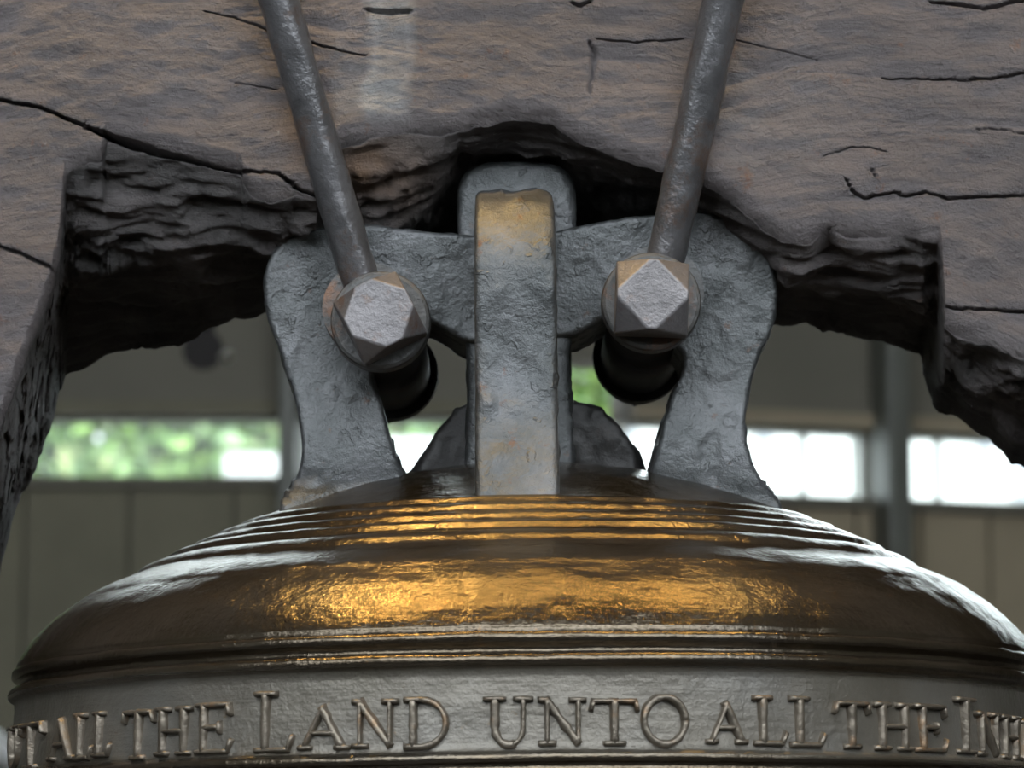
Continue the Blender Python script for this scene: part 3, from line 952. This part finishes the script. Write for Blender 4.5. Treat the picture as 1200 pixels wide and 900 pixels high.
def build_yoke():
    K = np.array(KEYS, float)
    seg = np.maximum(np.hypot(np.diff(K[:, 0]), np.diff(K[:, 1])), 0.7 * np.hypot(np.diff(K[:, 5]), np.diff(K[:, 6])))
    vis = (K[1:, 0] > -80) & (K[:-1, 0] < 1330)
    seg = np.where(vis, seg, seg * 0.2)
    s = np.concatenate([[0], np.cumsum(seg)])
    N = 900
    u = np.linspace(0, s[-1], N)
    C = np.stack([np.interp(u, s, K[:, j]) for j in range(7)], 1)
    # ragged edges
    jx = 2.2 * fbm(u / 14.0, 0.5, 0.1, 4, 2); jy = 5.5 * fbm(u / 13.0, 3.5, 0.1, 5, 3)
    C[:, 0] += jx * 0.3; C[:, 1] += jy
    C[:, 3] += 9 * fbm(u / 22.0, 7.5, 0.3, 4, 5)
    C[:, 5] += 3.0 * fbm(u / 20.0, 1.5, 0.7, 3, 8); C[:, 6] += 8.0 * fbm(u / 20.0, 9.5, 0.2, 4, 9)
    C[:, 0] = np.maximum.accumulate(C[:, 0] + np.arange(N) * 1e-4)
    edge = unproject(C[:, 0], C[:, 1], np.full(N, YF))
    mid = unproject(C[:, 2], C[:, 3], C[:, 4])
    back = unproject(C[:, 5], C[:, 6], np.full(N, YBK))
    # hollow above the crown column
    rows = []; kinds = []
    TOPY = -300.0
    ups = list(np.linspace(0, 1, 14)[:-1])
    n_face = 230
    # front face rows
    for f in ups:
        py = TOPY + (-12 - TOPY) * f
        rows.append(('face', C[:, 0], np.full(N, py)))
    for k in range(n_face + 1):
        f = k / n_face
        rows.append(('face', C[:, 0], -12 + (C[:, 1] + 12) * f))
    grid = []
    for kind, px, py in rows:
        p = unproject(px, py, np.full(N, YF))
        e = np.clip((C[:, 1] - py) / 26.0, 0, 1)         # 0 at the broken edge
        disp = 0.006 * fbm(p[:, 0] * 5, 0.2, p[:, 2] * 6, 3, 21)
        w = 0.05 * fbm(p[:, 0] * 4, 1.2, p[:, 2] * 5, 3, 33)
        g = fbm(p[:, 0] * 14, 4.4, (p[:, 2] + w) * 95, 4, 12)
        disp = disp + 0.0011 * g - 0.004 * np.clip(-g - 0.27, 0, 1)
        disp = disp + 0.0022 * fbm(p[:, 0] * 40, 2.2, p[:, 2] * 70, 4, 55)
        disp = disp - 0.012 * (1 - e) ** 2 * (0.8 + 0.8 * fbm(p[:, 0] * 30, 2.2, p[:, 2] * 30, 3, 61))
        carve = np.zeros(N)
        for pts, wd, dep in CRACKS:
            pts_ = np.array(pts, float)
            if py.max() < pts_[:, 1].min() - 10 or py.min() > pts_[:, 1].max() + 10: continue
            best = np.zeros(N)
            jit = 2.6 * fbm(px / 8.0, 0.7, py / 30.0, 3, 77)
            for i in range(len(pts_) - 1):
                a, b = pts_[i], pts_[i + 1]
                ab = b - a; L2 = ab @ ab
                t = np.clip(((px - a[0]) * ab[0] + (py - a[1]) * ab[1]) / L2, 0, 1)
                d = np.hypot(px - a[0] - ab[0] * t, py + jit - a[1] - ab[1] * t)
                ww = (wd[i] + (wd[i + 1] - wd[i]) * t) * 0.72
                best = np.maximum(best, np.clip(1.25 - d / ww, 0, 1))
            carve = np.maximum(carve, best * dep)
        q = p.copy(); q[:, 1] -= disp - carve
        grid.append(q)
    last = p.copy(); last[:, 1] += 0.006
    # underside rows: edge -> mid -> back, rough split wood
    nu = 90
    for k in range(1, nu + 1):
        f = k / nu
        # quadratic-ish path that passes through mid at f = .45
        fm = 0.45
        if f < fm:
            t = f / fm; p = last * (1 - t) + mid * t
        else:
            t = (f - fm) / (1 - fm); p = mid * (1 - t) + back * t
        soft = math.exp(-((f - fm) / 0.12) ** 2)
        amp = min(1, f * 8) * (0.35 + 0.65 * min(1, (1 - f) * 6))
        w = 0.05 * fbm(p[:, 0] * 7, p[:, 1] * 7, p[:, 2] * 7, 3, 71)
        g = fbm(p[:, 0] * 13, (p[:, 1] + w) * 60, (p[:, 2] + w) * 80, 4, 81)
        r = 0.013 * g - 0.018 * np.clip(-g - 0.15, 0, 1) + 0.014 * fbm(p[:, 0] * 16, p[:, 1] * 18, p[:, 2] * 16, 3, 91)
        q = p.copy()
        q[:, 2] -= r * amp * 1.0
        q[:, 1] -= r * amp * 0.75 * (1 if f < 0.6 else 0.3)
        grid.append(q)
    nund = len(grid)
    # back face and top
    topz = float(unproject(600, TOPY, YF)[2])
    bk = grid[-1]
    for k in range(1, 9):
        f = k / 8
        q = bk.copy(); q[:, 2] = bk[:, 2] * (1 - f) + topz * f
        grid.append(q)
    G = np.array(grid)
    R_, N_ = G.shape[:2]
    V = G.reshape(-1, 3)
    idx = np.arange(R_ * N_).reshape(R_, N_)
    q = np.stack([idx[:-1, :-1], idx[1:, :-1], idx[1:, 1:], idx[:-1, 1:]], -1).reshape(-1, 4)
    top = np.stack([idx[-1, :-1], idx[0, :-1], idx[0, 1:], idx[-1, 1:]], -1)
    Fc = [tuple(int(i) for i in f) for f in np.concatenate([q, top])]
    Fc.append(tuple(int(i) for i in idx[::6, 0])); Fc.append(tuple(int(i) for i in idx[::6, -1][::-1]))
    o = mesh_obj('timber_yoke', V, Fc, M_WOOD)
    # wear attribute (r pale rub, g raw orange wood, b painted underside shade and darker edge)
    pxs = np.empty((R_, N_)); pys = np.empty((R_, N_))
    d = V - CAM
    dep = d @ FWD
    pxs = (600 + F * (d @ RIGHT) / dep).reshape(R_, N_); pys = (450 - F * (d @ UP) / dep).reshape(R_, N_)
    X = G[:, :, 0]; Z = G[:, :, 2]
    def sstep(a, b, x): 
        t = np.clip((x - a) / (b - a), 0, 1); return t * t * (3 - 2 * t)
    nfa = len(rows)
    rowi = np.arange(R_)[:, None] * np.ones((1, N_))
    face = (rowi < nfa).astype(float)
    nz = fbm(X * 28, 0.3, Z * 28, 4, 101)
    nzl = fbm(X * 60, 0.3, Z * 8, 4, 104)
    pale = face * (sstep(423, 438, pxs + 16 * nz) * (1 - sstep(472, 488, pxs + 16 * nz)) * (1 - sstep(120, 155, pys)) * np.clip(0.85 + 0.8 * nzl + 0.8 * nz, 0, 1) * 0.95
                   + 0.4 * sstep(380, 400, pxs) * (1 - sstep(425, 450, pxs)) * (1 - sstep(120, 160, pys)) * np.clip(0.3 + nz * 1.6, 0, 1)
                   + 0.5 * sstep(40, 110, pys) * (1 - sstep(110, 150, pys)) * np.exp(-((pxs - 640) / 60) ** 2) * np.clip(nzl * 2.4, 0, 1)
                   + 0.45 * sstep(800, 850, pxs) * (1 - sstep(880, 910, pxs)) * np.clip(nz * 2.2, 0, 1))
    raw = (np.exp(-((pxs - 440) / 60) ** 2 - ((pys - 205) / 50) ** 2) * np.clip(0.85 + 1.6 * nz, 0, 1) * (1 - face)
           + 0.35 * np.exp(-((pxs - 345) / 16) ** 2) * face * sstep(60, 180, pys) * np.clip(0.3 + 2 * nz, 0, 1))
    old = (1 - face) * np.clip(0.62 + 0.9 * nz, 0, 0.95) * (1 - 0.95 * raw)  # shade under the yoke painted into the wood colour, broken up by noise
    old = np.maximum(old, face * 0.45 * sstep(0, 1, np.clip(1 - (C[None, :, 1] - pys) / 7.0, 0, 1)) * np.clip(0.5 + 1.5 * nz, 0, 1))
    colr = np.stack([np.clip(pale, 0, 1), np.clip(raw, 0, 1), np.clip(old, 0, 1), np.ones_like(pale)], -1).reshape(-1, 4)
    at = o.data.color_attributes.new('wear_shade', 'FLOAT_COLOR', 'POINT')
    at.data.foreach_set('color', colr.astype(np.float32).ravel())
    return o


yoke = build_yoke()
tag(yoke, 'massive weathered timber yoke with cracks above the bell', 'yoke')

# ------------------------------------------------------------------ iron rods and bolts
def rod(px_a, py_a, Ya, px_b, py_b, Yb, r, label):
    a = unproject(px_a, py_a, Ya); b = unproject(px_b, py_b, Yb)
    d = (a - b) / np.linalg.norm(a - b)
    top = a + d * 0.16
    root = empty('iron_rod', b.tolist())
    tag(root, label, 'rod', 'iron rods strapped over the yoke')
    V, Fc = cylinder_between(b, top, r, 40, r * 1.03, rough=0.0016, rings=70, seed=int(px_a))
    under(mesh_obj('shaft', V, Fc, M_ROD), root)
    # flattened eye that sits round the bolt
    c = unproject(px_b, py_b, Yb) - d * 0.018
    ring, Fr = cylinder_between(c + np.array([0, -0.009, 0]), c + np.array([0, 0.016, 0]), 0.033, 40)
    under(mesh_obj('eye', ring, Fr, M_WASHER, smooth=False), root)
    return root


rod(326, 0, -0.150, 424, 335, -0.104, 0.0137, 'dark iron rod leaning left down to the left bolt')
rod(848, 0, -0.150, 777, 315, -0.104, 0.0142, 'dark iron rod leaning right down to the right bolt')


def square_nut(c, side, h, rot, mat, name, sgn=-1, e=0.06):
    """square bolt head with its four corners cut back to a diamond front face"""
    s = side / 2
    def T(x, z, y):
        ca, sa = math.cos(rot), math.sin(rot)
        return (c[0] + x * ca - z * sa, c[1] + sgn * y, c[2] + x * sa + z * ca)
    bm = bmesh.new()
    cor = [(-s, -s), (s, -s), (s, s), (-s, s)]
    base = [bm.verts.new(T(x, z, 0)) for x, z in cor]
    mid = [bm.verts.new(T(x, z, h * 0.38)) for x, z in cor]
    tops = []
    for i in range(4):
        a = np.array(cor[i]); b = np.array(cor[(i + 1) % 4])
        m1 = (a + (b - a) * (0.5 - e)) * 0.97; m2 = (a + (b - a) * (0.5 + e)) * 0.97
        tops.append((bm.verts.new(T(m1[0], m1[1], h)), bm.verts.new(T(m2[0], m2[1], h))))
    bm.faces.new(base[::-1])
    bm.faces.new([t for pr in tops for t in pr])
    for i in range(4):
        j = (i + 1) % 4
        bm.faces.new([base[i], base[j], mid[j], tops[i][1], tops[i][0], mid[i]])
        bm.faces.new([mid[i], tops[i][0], tops[i - 1][1]])
    o = bm_obj(name, bm, mat)
    bevel_mod(o, 0.0013, 2, 15)
    return o


def bolt(px, py, rot, side, label, e):
    c = unproject(px, py, -0.118)
    root = empty('square_bolt', (c[0], c[1], c[2]))
    tag(root, label, 'bolt', 'square bolts through the crown arms')
    V, Fc = cylinder_between((c[0], -0.122, c[2]), (c[0], -0.102, c[2]), 0.0355, 48)
    o = under(mesh_obj('washer', V, Fc, M_WASHER, smooth=False), root); bevel_mod(o, 0.003, 2)
    under(square_nut((c[0], -0.120, c[2]), side, 0.034, rot, M_NUT, 'head', -1, e), root)
    V, Fc = cylinder_between((c[0], -0.105, c[2]), (c[0], 0.20, c[2]), 0.030, 32)
    under(mesh_obj('shaft', V, Fc, M_SHAFT), root)
    V, Fc = cylinder_between((c[0], 0.135, c[2]), (c[0], 0.150, c[2]), 0.036, 40)
    under(mesh_obj('rear_washer', V, Fc, M_SHAFT, smooth=False), root)
    under(square_nut((c[0], 0.150, c[2]), 0.052, 0.04, math.radians(40), M_SHAFT, 'rear_nut', 1), root)
    return root


bolt(446, 376, math.radians(27), 0.0500, 'worn square bolt head turned askew on the left crown arm', 0.13)
bolt(763, 354, math.radians(-2), 0.0520, 'worn square bolt head with diamond face on the right crown arm', 0.05)

# ------------------------------------------------------------------ lamps
def spot_lamp(name, loc, aim, energy, label, spread=38, size=0.05):
    loc = np.array(loc, float); aim = np.array(aim, float)
    d = (aim - loc) / np.linalg.norm(aim - loc)
    root = empty(name, loc.tolist())
    tag(root, label, 'lamp', 'ceiling spot lamps')
    V, Fc = cylinder_between(loc - d * 0.16, loc, 0.055, 28, 0.075, cap=False, rings=6)
    o = under(mesh_obj('housing', V, Fc, M_LAMP), root)
    V, Fc = cylinder_between(loc - d * 0.17, loc - d * 0.155, 0.055, 28)
    under(mesh_obj('back_cap', V, Fc, M_LAMP, smooth=False), root)
    V, Fc = cylinder_between(loc - d * 0.04, loc - d * 0.035, 0.05, 24)
    under(mesh_obj('lens', V, Fc, M_BULB, smooth=False), root)
    V, Fc = cylinder_between(loc - d * 0.12, (loc - d * 0.12)[:2].tolist() + [CEIL_Z], 0.012, 12)
    under(mesh_obj('stem', V, Fc, M_LAMP), root)
    ld = bpy.data.lights.new(name + '_light', 'SPOT')
    ld.energy = energy; ld.color = (1.0, 0.62, 0.18); ld.spot_size = math.radians(spread); ld.spot_blend = 0.6
    ld.shadow_soft_size = size
    lo = bpy.data.objects.new('lamp_light', ld); COL.objects.link(lo)
    lo.location = loc.tolist()
    lo.rotation_euler = Vector(d.tolist()).to_track_quat('-Z', 'Y').to_euler()
    under(lo, root)
    return root


SPOTS = [((-0.48, -0.24, 3.2), 46), ((0.04, -0.25, 3.2), 13), ((0.56, -0.24, 3.2), 24)]
for (loc, e), lab in zip(SPOTS, ('warm spot lamp over the left shoulder of the bell', 'warm spot lamp over the middle of the bell', 'warm spot lamp over the right shoulder of the bell')):
    spot_lamp('ceiling_spot_lamp', loc, (loc[0] * 0.3, -0.32, 1.78), e, lab)

# small dark lamp hanging far behind, below the yoke on the left
root = empty('hanging_lamp', P(240, 415, 5.5))
tag(root, 'small dark round lamp hanging behind the yoke on the left', 'lamp')
c = unproject(240, 414, 5.5)
V, Fc = cylinder_between(c + np.array([0, -0.05, 0.0]), c + np.array([0.0, 0.10, 0.02]), 0.045, 24, 0.035)
under(mesh_obj('housing', V, Fc, M_DARKLAMP, smooth=False), root)
V, Fc = cylinder_between(c + np.array([0.03, -0.03, -0.012]), c + np.array([0.06, -0.05, -0.014]), 0.013, 20)
under(mesh_obj('reflector', V, Fc, M_CHROME, smooth=False), root)
V, Fc = cylinder_between(c + np.array([0, 0.02, 0.03]), np.array([c[0], c[1] + 0.02, CEIL_Z]), 0.02, 12)
under(mesh_obj('stem', V, Fc, M_DARKLAMP), root)

# pale rail that just shows at the lower left
a = unproject(-40, 850, 4.0); b = unproject(30, 900, 4.0)
root = empty('hand_rail', b.tolist())
tag(root, 'pale metal rail just showing at the lower left edge of the bell', 'rail')
V, Fc = cylinder_between(a + (a - b) * 3, b + (b - a) * 1.0, 0.028, 20)
under(mesh_obj('tube', V, Fc, M_RAIL), root)
